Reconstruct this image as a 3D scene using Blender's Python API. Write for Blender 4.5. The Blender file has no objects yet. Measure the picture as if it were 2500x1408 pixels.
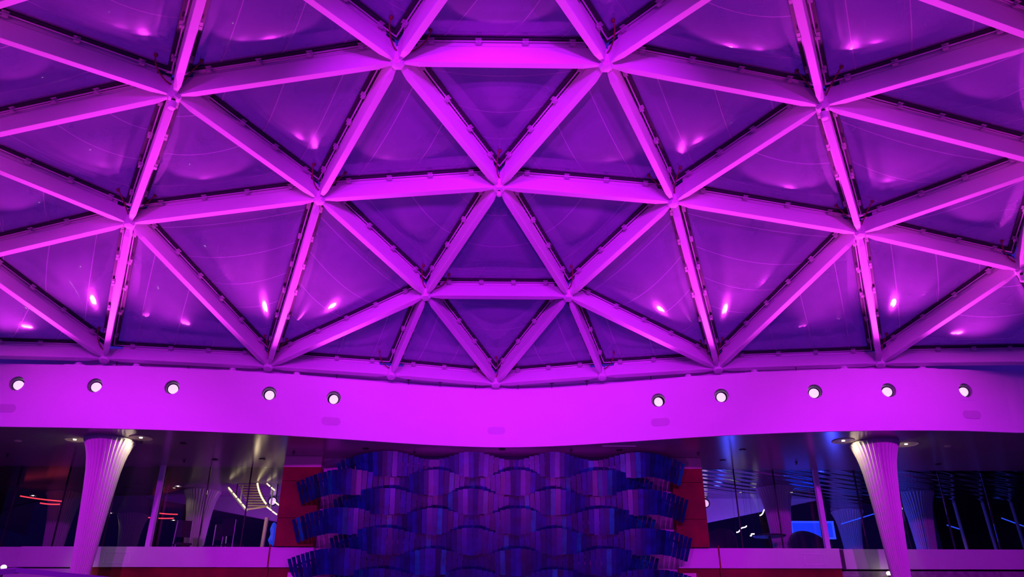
import bpy, bmesh, math, random
from mathutils import Vector, Matrix
R_ = random.Random(7)
C = bpy.context.scene.collection
PI = math.pi
ZC = 1.65                      # eye height above the lower deck; heights below are given from eye level
def W(x, y, z): return Vector((x, y, z + ZC))

# ------------------------------------------------------------------ camera
cd = bpy.data.cameras.new('camera'); cam = bpy.data.objects.new('camera', cd); C.objects.link(cam)
cd.sensor_width = 36.0; cd.lens = 1850.0 / 2500.0 * 36.0; cd.clip_end = 200
pt, yw, rl = math.radians(25.13), math.radians(1.15), math.radians(0.02)
fw = Vector((math.sin(yw) * math.cos(pt), math.cos(yw) * math.cos(pt), math.sin(pt)))
rt = Vector((math.cos(yw), -math.sin(yw), 0)); up = rt.cross(fw)
r2 = rt * math.cos(rl) + up * math.sin(rl); u2 = -rt * math.sin(rl) + up * math.cos(rl)
M = Matrix((r2, u2, -fw)).transposed().to_4x4(); M.translation = W(0, 0, 0)
cam.matrix_world = M
bpy.context.scene.camera = cam

# ------------------------------------------------------------------ world: deep blue night sky
w = bpy.data.worlds.new('night_sky'); bpy.context.scene.world = w; w.use_nodes = True
bg = w.node_tree.nodes['Background']; bg.inputs[0].default_value = (0.10, 0.02, 1.0, 1); bg.inputs[1].default_value = 0.33
# ------------------------------------------------------------------ view
vs = bpy.context.scene.view_settings
vs.view_transform = 'Standard'; vs.look = 'None'; vs.gamma = 1.0; vs.exposure = 0.10; vs.use_curve_mapping = False
# ------------------------------------------------------------------ stage wash lights on the near rim of the skylight, aimed across and up
MAG = (0.66, 0.006, 1.0)
def spot(loc, aim, power, size=70, col=MAG, radius=0.10, blend=0.7, name='wash_light'):
    l = bpy.data.lights.new(name, 'SPOT'); l.energy = power; l.color = col; l.spot_size = math.radians(size)
    l.spot_blend = blend; l.shadow_soft_size = radius
    o = bpy.data.objects.new(name, l); C.objects.link(o); o.location = W(*loc)
    o.rotation_euler = (W(*aim) - W(*loc)).to_track_quat('-Z', 'Y').to_euler(); return o
def point(loc, power, col, radius=0.06, name='fill_light'):  # unseen fill light without a fixture
    l = bpy.data.lights.new(name, 'POINT'); l.energy = power; l.color = col; l.shadow_soft_size = radius
    o = bpy.data.objects.new(name, l); C.objects.link(o); o.location = W(*loc); return o
KP = 0.31                      # common dimmer of the wash lights
for x, y, ax, ay, az, p, s in ((-4.6, 2.0, -4.8, 16.0, 4.6, 5600, 46), (-2.0, 1.6, 0.3, 16.8, 4.9, 5600, 52), (2.0, 1.6, -0.3, 16.8, 4.9, 5600, 52), (4.6, 2.0, 4.8, 16.0, 4.6, 5600, 46),
                               (-6.8, 2.7, -8.6, 17.5, 1.3, 10500, 38), (6.8, 2.7, 8.6, 17.5, 1.3, 10500, 38)):
    spot((x, y, 5.45), (ax, ay, az), p * KP, s)
for x, y, ax, ay, az, p, s in ((-13.5, 8.0, -3, 9, 8, 60, 90), (13.5, 8.0, 3, 9, 8, 60, 90), (-1.5, 1.6, -.6, 12.9, 7.2, 4800, 40), (1.5, 1.6, .6, 12.9, 7.2, 4800, 40)):
    spot((x, y, 4.9), (ax, ay, az), p * KP, s, (.58, 0.006, 1.0))
# floor-level floods on the sculpture
for x in (-3.2, 3.2):
    spot((x, 4.0, -1.3), (x * -.2, 17.5, 2.3), 900, 46, (.62, .02, 1.0), .15, name='sculpture_flood')
# floor-level uplights under both sides of the skylight
for x, y, ax, ay, az, p, s in ((-8.5, 6.5, -7.5, 8.5, 7, 620, 75), (8.5, 6.5, 7.5, 8.5, 7, 620, 75)):
    spot((x, y, -1.2), (ax, ay, az), p, s, (1.0, 0.018, 0.92), .25, name='uplight')
# beams of the ten recessed fascia lamps, aimed back up at the skylight; they mirror as bright dots in the glossy cushions
for x, y in ((-9.99, 15.29), (-8.41, 15.36), (-6.86, 15.49), (-4.90, 15.8), (-3.58, 16.12), (3.54, 16.08), (4.835, 15.69), (6.73, 15.33), (8.25, 15.2), (9.905, 15.22)):
    spot((x, y - .05, 4.86), (x * .80, 5.0, 7.0), 950, 106, (1.0, 0.04, 0.95), 0.14, 1.0, name='fascia_lamp_beam')

# ------------------------------------------------------------------ materials
def nt(name):
    m = bpy.data.materials.new(name); m.use_nodes = True; t = m.node_tree; t.nodes.clear()
    return m, t, t.nodes.new('ShaderNodeOutputMaterial')
def N(t, typ, **kw):
    n = t.nodes.new(typ)
    for k, v in kw.items():
        if hasattr(n, k) and not k[0].isupper(): setattr(n, k, v)
        else: n.inputs[k].default_value = v
    return n
def pbr(name, col, rough=0.5, metal=0.0, spec=0.5, var=0.0, scale=3.0, bump=0.0, bscale=40.0, emit=None, es=0.0, attr=None):
    m, t, out = nt(name)
    b = N(t, 'ShaderNodeBsdfPrincipled'); b.inputs['Roughness'].default_value = rough; b.inputs['Metallic'].default_value = metal
    b.inputs['Specular IOR Level'].default_value = spec
    tc = N(t, 'ShaderNodeTexCoord')
    b.inputs['Base Color'].default_value = (*col, 1)
    if var:
        n = N(t, 'ShaderNodeTexNoise'); n.inputs['Scale'].default_value = scale; n.inputs['Detail'].default_value = 5
        t.links.new(tc.outputs['Object'], n.inputs['Vector'])
        r = N(t, 'ShaderNodeValToRGB'); r.color_ramp.elements[0].position = 0.3; r.color_ramp.elements[1].position = 0.7
        r.color_ramp.elements[0].color = tuple(c * (1 - var) for c in col) + (1,); r.color_ramp.elements[1].color = tuple(min(1, c * (1 + var)) for c in col) + (1,)
        t.links.new(n.outputs[0], r.inputs[0]); t.links.new(r.outputs[0], b.inputs['Base Color'])
    if attr:
        a = N(t, 'ShaderNodeVertexColor'); a.layer_name = attr
        n = N(t, 'ShaderNodeTexNoise'); n.inputs['Scale'].default_value = 5.0; n.inputs['Detail'].default_value = 3; t.links.new(tc.outputs['Object'], n.inputs['Vector'])
        r = N(t, 'ShaderNodeMapRange'); r.inputs['From Min'].default_value = .3; r.inputs['From Max'].default_value = .7; r.inputs['To Min'].default_value = .6; r.inputs['To Max'].default_value = 1.3; t.links.new(n.outputs[0], r.inputs['Value'])
        vm = N(t, 'ShaderNodeVectorMath', operation='SCALE'); t.links.new(a.outputs[0], vm.inputs[0]); t.links.new(r.outputs[0], vm.inputs['Scale']); t.links.new(vm.outputs[0], b.inputs['Base Color'])
    if bump:
        n = N(t, 'ShaderNodeTexNoise'); n.inputs['Scale'].default_value = bscale
        t.links.new(tc.outputs['Object'], n.inputs['Vector'])
        bp = N(t, 'ShaderNodeBump'); bp.inputs['Strength'].default_value = bump; bp.inputs['Distance'].default_value = 0.02
        t.links.new(n.outputs[0], bp.inputs['Height']); t.links.new(bp.outputs[0], b.inputs['Normal'])
    if emit:
        b.inputs['Emission Color'].default_value = (*emit, 1); b.inputs['Emission Strength'].default_value = es
    t.links.new(b.outputs[0], out.inputs[0]); return m
MT = {}
MT['paint'] = pbr('white_paint', (0.80, 0.80, 0.80), 0.42, var=0.03, scale=1.2)
MT['fascia'] = pbr('fascia_paint', (0.80, 0.80, 0.80), 0.55, var=0.025, scale=0.8)
MT['alu'] = pbr('aluminium_rail', (0.78, 0.78, 0.78), 0.35)
MT['clip'] = pbr('clip_metal', (0.50, 0.50, 0.50), 0.4)
MT['black'] = pbr('black_rubber', (0.012, 0.012, 0.014), 0.6)
MT['dark'] = pbr('dark_frame', (0.02, 0.018, 0.03), 0.4)
MT['hose'] = pbr('red_hose', (0.20, 0.012, 0.03), 0.45)
MT['soffit'] = pbr('glossy_soffit_panel', (0.34, 0.30, 0.32), 0.20, spec=0.5)
MT['red'] = pbr('red_wood_veneer', (0.16, 0.012, 0.010), 0.5, spec=0.15, var=0.35, scale=2.0)
MT['plaster'] = pbr('white_plaster', (0.55, 0.54, 0.54), 0.6, var=0.03)
MT['beige'] = pbr('beige_trim', (0.62, 0.52, 0.42), 0.5)
MT['deck'] = pbr('deck_planks', (0.24, 0.22, 0.22), 0.8, var=0.3, scale=8)
MT['interior'] = pbr('dark_interior_wall', (0.03, 0.025, 0.03), 0.5)
MT['column'] = pbr('column_plaster', (0.66, 0.62, 0.58), 0.45)
MT['lens'] = pbr('lamp_lens', (0.8, 0.8, 0.8), 0.2, emit=(0.86, 0.50, 1.0), es=1.25)
MT['warm_lens'] = pbr('warm_lamp_lens', (0.8, 0.8, 0.8), 0.2, emit=(1.0, 0.86, 0.66), es=9)
MT['led'] = pbr('warm_led_strip', (0.8, 0.7, 0.5), 0.4, emit=(1.0, 0.78, 0.42), es=2.2)
MT['tread'] = pbr('stair_tread', (0.80, 0.64, 0.40), 0.4)
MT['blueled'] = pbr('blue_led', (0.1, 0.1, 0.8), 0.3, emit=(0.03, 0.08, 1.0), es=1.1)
MT['bluelamp'] = pbr('blue_lamp_glass', (0.1, 0.1, 0.8), 0.3, emit=(0.04, 0.06, 1.0), es=140)
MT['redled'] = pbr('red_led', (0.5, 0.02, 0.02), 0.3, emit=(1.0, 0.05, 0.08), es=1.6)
MT['bluepanel'] = pbr('blue_backlit_panel', (0.05, 0.1, 0.6), 0.3, emit=(0.01, 0.07, 1.0), es=0.55)
MT['white_reflection'] = pbr('white_reflection', (0.8, 0.8, 0.7), 0.3, emit=(1.0, 0.93, 0.8), es=3.0)  # glow standing in for reflected light trails
MT['seat'] = pbr('dark_lounge_shell', (0.035, 0.02, 0.03), 0.5)
MT['slat'] = pbr('blue_glass_slat', (0.1, 0.06, 0.4), 0.28, spec=0.45, attr='tint')
MT['rail'] = pbr('violet_handrail', (0.20, 0.14, 0.30), 0.3)
# perforated speaker cover
def perforated():
    m, t, out = nt('perforated_cover'); b = N(t, 'ShaderNodeBsdfPrincipled'); b.inputs['Roughness'].default_value = .5
    tc = N(t, 'ShaderNodeTexCoord'); mp = N(t, 'ShaderNodeMapping'); mp.inputs['Scale'].default_value = (1, 1, 1)
    v = N(t, 'ShaderNodeTexVoronoi'); v.inputs['Scale'].default_value = 45; v.inputs['Randomness'].default_value = 0.0
    t.links.new(tc.outputs['Object'], v.inputs['Vector'])
    r = N(t, 'ShaderNodeValToRGB'); r.color_ramp.elements[0].position = .28; r.color_ramp.elements[1].position = .36
    r.color_ramp.elements[0].color = (.12, .12, .12, 1); r.color_ramp.elements[1].color = (.66, .66, .66, 1)
    t.links.new(v.outputs['Distance'], r.inputs[0]); t.links.new(r.outputs[0], b.inputs['Base Color']); t.links.new(b.outputs[0], out.inputs[0]); return m
MT['perf'] = perforated()
# inflated film: partly clear, dusty, glossy, with weld seams every 0.75 m (UV.x in metres)
def film():
    m, t, out = nt('inflated_film')
    uv = N(t, 'ShaderNodeUVMap'); uv.uv_map = 'seam'; sx = N(t, 'ShaderNodeSeparateXYZ'); t.links.new(uv.outputs[0], sx.inputs[0])
    md = N(t, 'ShaderNodeMath', operation='PINGPONG'); md.inputs[1].default_value = 0.375; t.links.new(sx.outputs[0], md.inputs[0])
    lt = N(t, 'ShaderNodeMath', operation='LESS_THAN'); lt.inputs[1].default_value = 0.007; t.links.new(md.outputs[0], lt.inputs[0])
    tc = N(t, 'ShaderNodeTexCoord')
    ns = N(t, 'ShaderNodeTexNoise'); ns.inputs['Scale'].default_value = 1.1; ns.inputs['Detail'].default_value = 6; t.links.new(tc.outputs['Object'], ns.inputs['Vector'])
    sc = N(t, 'ShaderNodeMapping'); sc.inputs['Scale'].default_value = (1.2, 14, 6); sc.inputs['Rotation'].default_value = (.3, .2, .7); t.links.new(tc.outputs['Object'], sc.inputs[0])
    n2 = N(t, 'ShaderNodeTexNoise'); n2.inputs['Scale'].default_value = 2.5; n2.inputs['Detail'].default_value = 8; t.links.new(sc.outputs[0], n2.inputs['Vector'])
    r2 = N(t, 'ShaderNodeMapRange'); r2.inputs['From Min'].default_value = .62; r2.inputs['From Max'].default_value = .8; r2.inputs['To Max'].default_value = .10; t.links.new(n2.outputs[0], r2.inputs['Value'])
    op = N(t, 'ShaderNodeMapRange'); op.inputs['From Min'].default_value = .3; op.inputs['From Max'].default_value = .7; op.inputs['To Min'].default_value = .36; op.inputs['To Max'].default_value = .47
    t.links.new(ns.outputs[0], op.inputs['Value'])
    a1 = N(t, 'ShaderNodeMath', operation='ADD'); t.links.new(op.outputs[0], a1.inputs[0]); t.links.new(r2.outputs[0], a1.inputs[1])
    a2 = N(t, 'ShaderNodeMath', operation='MULTIPLY_ADD'); a2.inputs[1].default_value = .45; t.links.new(lt.outputs[0], a2.inputs[0]); t.links.new(a1.outputs[0], a2.inputs[2])
    tr = N(t, 'ShaderNodeBsdfTransparent'); tr.inputs[0].default_value = (.86, .82, .97, 1)
    df = N(t, 'ShaderNodeBsdfDiffuse'); df.inputs[0].default_value = (.50, .46, .62, 1)
    mx = N(t, 'ShaderNodeMixShader'); t.links.new(a2.outputs[0], mx.inputs[0]); t.links.new(tr.outputs[0], mx.inputs[1]); t.links.new(df.outputs[0], mx.inputs[2])
    b0 = N(t, 'ShaderNodeBump'); b0.inputs['Strength'].default_value = .0; b0.inputs['Distance'].default_value = .02; t.links.new(n2.outputs[0], b0.inputs['Height'])
    g1 = N(t, 'ShaderNodeBsdfGlossy'); g1.inputs['Roughness'].default_value = .04
    g2 = N(t, 'ShaderNodeBsdfGlossy'); g2.inputs['Roughness'].default_value = .20
    gl = N(t, 'ShaderNodeMixShader'); gl.inputs[0].default_value = .35; t.links.new(g1.outputs[0], gl.inputs[1]); t.links.new(g2.outputs[0], gl.inputs[2])
    fr = N(t, 'ShaderNodeFresnel'); fr.inputs['IOR'].default_value = 1.8
    m2 = N(t, 'ShaderNodeMixShader'); t.links.new(fr.outputs[0], m2.inputs[0]); t.links.new(mx.outputs[0], m2.inputs[1]); t.links.new(gl.outputs[0], m2.inputs[2])
    t.links.new(m2.outputs[0], out.inputs[0]); return m
MT['film'] = film()
def pane():
    m, t, out = nt('window_glass')
    tr = N(t, 'ShaderNodeBsdfTransparent'); tr.inputs[0].default_value = (.86, .86, .88, 1)
    gl = N(t, 'ShaderNodeBsdfGlossy'); gl.inputs['Roughness'].default_value = .01
    fr = N(t, 'ShaderNodeFresnel'); fr.inputs['IOR'].default_value = 1.45
    m2 = N(t, 'ShaderNodeMixShader'); t.links.new(fr.outputs[0], m2.inputs[0]); t.links.new(tr.outputs[0], m2.inputs[1]); t.links.new(gl.outputs[0], m2.inputs[2])
    t.links.new(m2.outputs[0], out.inputs[0]); return m
MT['pane'] = pane()
def ripple():
    m, t, out = nt('rippled_metal_ceiling')
    tc = N(t, 'ShaderNodeTexCoord'); mp = N(t, 'ShaderNodeMapping'); mp.inputs['Rotation'].default_value = (0, 0, -.5); t.links.new(tc.outputs['Object'], mp.inputs[0])
    wv = N(t, 'ShaderNodeTexWave'); wv.bands_direction = 'Y'; wv.inputs['Scale'].default_value = .8; wv.inputs['Distortion'].default_value = 2.5; wv.inputs['Detail'].default_value = 1
    t.links.new(mp.outputs[0], wv.inputs['Vector'])
    bp = N(t, 'ShaderNodeBump'); bp.inputs['Strength'].default_value = .7; bp.inputs['Distance'].default_value = .04; t.links.new(wv.outputs[1], bp.inputs['Height'])
    b = N(t, 'ShaderNodeBsdfPrincipled'); b.inputs['Base Color'].default_value = (.5, .5, .6, 1); b.inputs['Metallic'].default_value = 1; b.inputs['Roughness'].default_value = .12
    t.links.new(bp.outputs[0], b.inputs['Normal']); t.links.new(b.outputs[0], out.inputs[0]); return m
MT['ripple'] = ripple()

# ------------------------------------------------------------------ mesh helpers
def link(name, bm, mat, parent=None, smooth=False, label=None):
    me = bpy.data.meshes.new(name); bmesh.ops.recalc_face_normals(bm, faces=bm.faces); bm.to_mesh(me); bm.free()
    if smooth:
        for p in me.polygons: p.use_smooth = True
    me.materials.append(MT[mat]); o = bpy.data.objects.new(name, me); C.objects.link(o)
    if parent is not None: o.parent = parent
    if label: o['label'] = label
    return o
def empty(name, loc, label, cat, group=None, mat=None):
    o = bpy.data.objects.new(name, None); C.objects.link(o); o.empty_display_size = .2
    if mat is not None: o.matrix_world = mat
    else: o.location = loc
    tag(o, label, cat, group); return o
def tag(o, label=None, cat=None, group=None, kind=None):
    if label: o['label'] = label
    if cat: o['category'] = cat
    if group: o['group'] = group
    if kind: o['kind'] = kind
    return o
def struct(name, bm, mat, smooth=False, label=None):
    o = link(name, bm, mat, smooth=smooth); o['kind'] = 'structure'
    if label: o['label'] = label
    return o
def box(bm, c, s, m=None):
    r = bmesh.ops.create_cube(bm, size=1.0)
    T = Matrix.Translation(c) @ Matrix.Diagonal((*s, 1))
    if m is not None: T = m @ T
    bmesh.ops.transform(bm, matrix=T, verts=r['verts']); return r['verts']
def bx(x0, x1, y0, y1, z0, z1, bm=None):
    bm = bm or bmesh.new(); box(bm, W((x0 + x1) / 2, (y0 + y1) / 2, (z0 + z1) / 2), (abs(x1 - x0), abs(y1 - y0), abs(z1 - z0))); return bm
def loft(bm, rings, close=True, cap=True):
    vs_ = [[bm.verts.new(p) for p in r] for r in rings]
    n = len(rings[0])
    for a, b in zip(vs_, vs_[1:]):
        for i in range(n if close else n - 1):
            j = (i + 1) % n; bm.faces.new((a[i], a[j], b[j], b[i]))
    if cap and close: bm.faces.new(vs_[0][::-1]); bm.faces.new(vs_[-1])
    return vs_
def tube(bm, pts, r, n=8):
    pts = [Vector(p) for p in pts]; rings = []
    ref = Vector((0, 0, 1))
    for i, p in enumerate(pts):
        d = (pts[min(i + 1, len(pts) - 1)] - pts[max(i - 1, 0)]).normalized()
        a = d.cross(ref)
        if a.length < .1: a = d.cross(Vector((1, 0, 0)))
        a.normalize(); b = d.cross(a)
        rings.append([p + (a * math.cos(2 * PI * k / n) + b * math.sin(2 * PI * k / n)) * r for k in range(n)])
    loft(bm, rings)
def lathe(bm, prof, n=32, m=None, cap=True):
    rings = [[Vector((r * math.cos(2 * PI * k / n), r * math.sin(2 * PI * k / n), z)) for k in range(n)] for r, z in prof]
    if m is not None: rings = [[m @ p for p in r] for r in rings]
    loft(bm, rings, cap=cap)
def frame_m(o, x, z):
    z = z.normalized(); x = (x - z * x.dot(z)).normalized(); y = z.cross(x)
    m = Matrix((x, y, z)).transposed().to_4x4(); m.translation = o; return m
def copy_to(parent, src, name=None, m=None):
    c = src.copy(); C.objects.link(c); c.parent = parent
    if m is not None: c.matrix_local = m
    return c

# ------------------------------------------------------------------ dome geometry
P = {'L1': (-11.65, 14.75, 5.3), 'RA': (-8.41, 15.49, 5.50), 'RB': (-5.05, 15.95, 5.50), 'RC': (-2.41, 16.46, 5.50), 'RD': (-0.04, 17.07, 5.50), 'RE': (2.38, 16.42, 5.50),
     'RF': (4.89, 15.88, 5.50), 'RG': (8.33, 15.46, 5.50), 'K1': (12.09, 14.69, 5.3), 'N1': (-9.69, 12.51, 6.30), 'N2': (-6.67, 12.03, 6.85), 'N3': (-1.50, 14.35, 6.52),
     'N4': (1.46, 14.34, 6.52), 'N5': (6.66, 12.09, 6.83), 'N6': (9.75, 12.48, 6.30), 'M1': (-3.23, 11.73, 7.21), 'M2': (0.00, 11.48, 7.35), 'M3': (3.16, 11.71, 7.22),
     'U0': (-8.64, 9.83, 6.92), 'N7': (-4.88, 9.16, 7.41), 'N8': (-1.49, 8.60, 7.61), 'N9': (1.54, 8.59, 7.61), 'N10': (4.92, 9.19, 7.40), 'U5': (8.85, 9.94, 6.88),
     'V0': (-7.05, 7.43, 7.15), 'V5': (7.18, 7.50, 7.14), 'T1': (-3.24, 6.23, 7.36), 'T2': (0.01, 5.94, 7.40), 'T3': (3.31, 6.25, 7.35),
     'L2': (-12.9, 11.4, 5.55), 'L3': (-11.9, 8.2, 6.1), 'K2': (13.0, 11.4, 5.55), 'K3': (12.0, 8.2, 6.1), 'S1': (-5.3, 4.7, 6.85), 'S4': (5.4, 4.7, 6.85)}
EDG = ("RA-N1 RA-N2 RB-N2 RB-N3 RC-N3 RD-N3 RD-N4 RE-N4 RF-N4 RF-N5 RG-N5 RG-N6 N1-N2 N2-M1 M1-N3 M1-M2 M2-N3 M2-N4 N3-N4 M2-M3 M3-N4 M3-N5 N5-N6 "
       "RB-M1 RF-M3 N2-U0 N2-N7 N7-U0 N7-M1 N7-N8 M1-N8 N8-M2 N8-N9 N9-M2 N9-M3 N9-N10 M3-N10 N10-N5 N10-U5 N5-U5 N7-V0 N7-T1 V0-T1 N8-T1 N8-T2 N9-T2 N9-T3 N10-T3 N10-V5 V5-T3 "
       "RA-RB RB-RC RC-RD RD-RE RE-RF RF-RG U0-V0 U5-V5 T1-T2 T2-T3 N1-U0 N6-U5 RA-L1 N1-L1 RG-K1 N6-K1 N1-L2 U0-L2 L1-L2 U0-L3 V0-L3 L2-L3 N6-K2 U5-K2 K1-K2 U5-K3 V5-K3 K2-K3 V0-S1 T1-S1 V5-S4 T3-S4").split()
EDG = [tuple(e.split('-')) for e in EDG]
NAME = {'RA': 'first rim joint from left', 'RB': 'second rim joint from left', 'RC': 'third rim joint from left', 'RD': 'middle rim joint', 'RE': 'third rim joint from right',
        'RF': 'second rim joint from right', 'RG': 'first rim joint from right', 'N1': 'left picture edge', 'N6': 'right edge joint', 'N2': 'mid-left outer joint', 'N5': 'mid-right outer joint',
        'N3': 'lower central-left joint', 'N4': 'lower central-right joint', 'M1': 'mid-left inner joint', 'M2': 'central joint', 'M3': 'mid-right inner joint',
        'N7': 'upper-left joint', 'N8': 'top central-left joint', 'N9': 'top central-right joint', 'N10': 'upper-right joint', 'U0': 'left picture edge', 'U5': 'right picture edge',
        'V0': 'top left corner', 'V5': 'top right corner', 'T1': 'top edge left', 'T2': 'top edge middle', 'T3': 'top edge right'}
OUT = set(('L1', 'L2', 'L3', 'K1', 'K2', 'K3', 'S1', 'S4'))
PW = {k: W(*v) for k, v in P.items()}
def nrm(p):  # outward (upward) normal of the shallow dome surface at a point
    return Vector((2 * 0.00875 * p.x, 2 * 0.0327 * (p.y - 8.57), 1)).normalized()
NR = {k: nrm(v) for k, v in PW.items()}
BW, BD, TOP = 0.056, 0.30, 0.42     # half width, depth of the box struts; height of the film seating above the joints

ORD = ['first', 'second', 'third', 'fourth', 'fifth', 'sixth', 'seventh', 'eighth', 'ninth', 'tenth', 'eleventh', 'twelfth']; SC_ = []
def make_strut(a, b):
    A, B = PW[a], PW[b]; d = (B - A); Ln = d.length; d.normalize()
    upv = (NR[a] + NR[b]).normalized(); upv = (upv - d * upv.dot(d)).normalized(); s = d.cross(upv)
    bm = bmesh.new(); rings = []
    for tt, hw, lo in ((0.075, .022, .015), (0.32, BW, 0.0), (Ln - 0.32, BW, 0.0), (Ln - 0.075, .022, .015)):
        c = A + d * tt
        rings.append([c + s * (-hw) + upv * lo, c + s * hw + upv * lo, c + s * max(hw, .04) + upv * BD, c - s * max(hw, .04) + upv * BD])
    o0 = A + d * (Ln / 2)
    loft(bm, rings)
    bmesh.ops.bevel(bm, geom=[e for e in bm.edges if abs((e.verts[1].co - e.verts[0].co).normalized().dot(d)) > .9], offset=.006, segments=1, affect='EDGES')
    # keel seam: thin fin along the top that carries the film rails
    bm.transform(Matrix.Translation(-A)); o = link('dome_strut', bm, 'paint'); o.location = A
    bk = bmesh.new(); F_ = frame_m(o0 - A, d, upv)
    box(bk, Vector((0, 0, BD + .055)), (Ln - .55, .07, .11), F_)
    for sy in (-1, 1):
        box(bk, Vector((0, sy * .042, BD + .012)), (Ln - .6, .02, .010), F_); box(bk, Vector((0, sy * .042, BD + .085)), (Ln - .6, .02, .010), F_)
    link('rail_carrier', bk, 'alu', o, label='thin metal rail on top of the strut')
    rim = a[0] == 'R' and b[0] == 'R'
    if a in OUT or b in OUT or (a in ('U0', 'U5', 'V0', 'V5', 'T1', 'T2', 'T3', 'N1') and b in ('U0', 'U5', 'V0', 'V5', 'T1', 'T2', 'T3', 'N1')):
        side = 'left' if (A.x + B.x) < -1 else ('right' if (A.x + B.x) > 1 else 'top middle')
        if a in OUT or b in OUT:
            ps = SC_.count(side); SC_.append(side)
            lab = 'pink-lit steel strut beyond the %s picture edge, %s counting back from the fascia' % (side, ORD[ps]); g = 'dome struts past the %s picture edge' % side
        else:
            ps = SC_.count(side + 'b'); SC_.append(side + 'b')
            lab = 'pink-lit steel strut along the %s picture border, %s of those skirting it' % (side, ORD[ps]); g = 'dome struts along the %s border' % side
        if set((a, b)) & {'L1', 'K1'} and set((a, b)) & {'RA', 'RG'}: lab = 'pink-lit horizontal rim strut reaching the %s picture edge above the lamps' % side; g = 'steel struts of the dome'
    else:
        lab = 'pink-lit steel %s between %s and %s' % ('rim strut' if rim else 'strut', NAME[a], NAME[b]); g = 'steel struts of the dome'
    tag(o, lab, 'strut', g); return o
for a, b in EDG: make_strut(a, b)

def make_hub(k):
    p, n = PW[k], NR[k]; m = frame_m(p, Vector((1, 0, 0)), n)
    if k in OUT: lab = 'steel hub beyond the %s picture edge, %s' % ('left' if p.x < 0 else 'right', {'1': 'nearest the fascia', '2': 'second from the fascia', '3': 'third from the fascia', '4': 'above the top corner'}[k[1]] if k != 'S1' else 'above the top corner'); g = 'hubs beyond the %s edge' % ('left' if p.x < 0 else 'right')
    elif k in NAME and 'edge' in NAME[k] or k in ('V0', 'V5'):
        lab = 'steel hub where dome struts meet near the ' + NAME[k] + (' low down' if k == 'N1' else ''); g = 'steel hubs of the dome'
    else: lab = 'round pink-lit steel hub at the ' + NAME[k]; g = 'steel hubs of the dome'
    e = empty('strut_hub', None, lab, 'hub', g, m)
    bm = bmesh.new(); lathe(bm, [(.10, .0), (.105, .02), (.09, .26)], 12); link('hub_body', bm, 'paint', e)
    bm = bmesh.new(); lathe(bm, [(.0 + .02, -.045), (.085, -.04), (.10, -.025), (.105, .004)], 6 if k[0] != 'R' else 12); link('cap_plate', bm, 'paint', e)
    return e
for k in P: make_hub(k)

# rail clip mesh shared by every film panel: a small bracket with a hole
def clip_mesh():
    bm = bmesh.new()
    n = 10; hx, hz, r, th = .045, .04, .018, .02
    sq = []
    for k in range(n * 2):
        a = 2 * PI * k / (n * 2); c, s = math.cos(a), math.sin(a); q = 1 / max(abs(c), abs(s)); sq.append((c * q * hx, s * q * hz, c * r, s * r))
    for y in (-th / 2, th / 2):
        o_ = [bm.verts.new((q[0], y, q[1])) for q in sq]; i_ = [bm.verts.new((q[2], y, q[3])) for q in sq]
        for k in range(len(sq)):
            j = (k + 1) % len(sq); bm.faces.new((o_[k], o_[j], i_[j], i_[k]))
        if y < 0: A = (o_, i_)
        else:
            for U, V_ in zip(A, (o_, i_)):
                for k in range(len(sq)):
                    j = (k + 1) % len(sq); bm.faces.new((U[k], U[j], V_[j], V_[k]))
    box(bm, (0, .03, .035), (.09, .06, .012)); box(bm, (0, .03, -.035), (.07, .05, .012))
    bmesh.ops.recalc_face_normals(bm, faces=bm.faces)
    me = bpy.data.meshes.new('rail_clip'); bm.to_mesh(me); bm.free(); me.materials.append(MT['clip']); return me
CLIP = clip_mesh()

adj = {}
for a, b in EDG: adj.setdefault(a, set()).add(b); adj.setdefault(b, set()).add(a)
tris = set()
for a, b in EDG:
    for c in adj[a] & adj[b]: tris.add(tuple(sorted((a, b, c))))
SEAM = {('N8', 'N9', 'M2'): 'N8N9', ('N3', 'N4', 'M2'): 'N3N4', ('N3', 'N4', 'RD'): 'N3N4', ('M1', 'N8', 'M2'): 'M1N8', ('M2', 'M3', 'N9'): 'M3N9', ('M1', 'N7', 'N8'): 'M1N8', ('M3', 'N10', 'N9'): 'M3N9',
        ('M1', 'M2', 'N3'): 'M1N3', ('M2', 'M3', 'N4'): 'M3N4', ('M1', 'N3', 'RB'): 'M1N3', ('M3', 'N4', 'RF'): 'M3N4', ('M1', 'N2', 'RB'): 'M1N2', ('M3', 'N5', 'RF'): 'M3N5', ('M1', 'N2', 'N7'): 'M1N2', ('M3', 'N10', 'N5'): 'M3N5',
        ('N1', 'N2', 'RA'): 'N2RA', ('N2', 'RA', 'RB'): 'N2RA', ('N5', 'N6', 'RG'): 'N5RG', ('N5', 'RF', 'RG'): 'N5RG', ('N3', 'RB', 'RC'): 'N3RC', ('N3', 'RC', 'RD'): 'N3RC', ('N4', 'RE', 'RF'): 'N4RE', ('N4', 'RD', 'RE'): 'N4RE'}
SEAM = {tuple(sorted(k)): v for k, v in SEAM.items()}
SHORT = {k: v.replace(' joint', '').replace(' from ', ' ') for k, v in NAME.items()}
film_outs = 0
PN = {  # nearest plain description of every panel inside the picture
}
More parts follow.
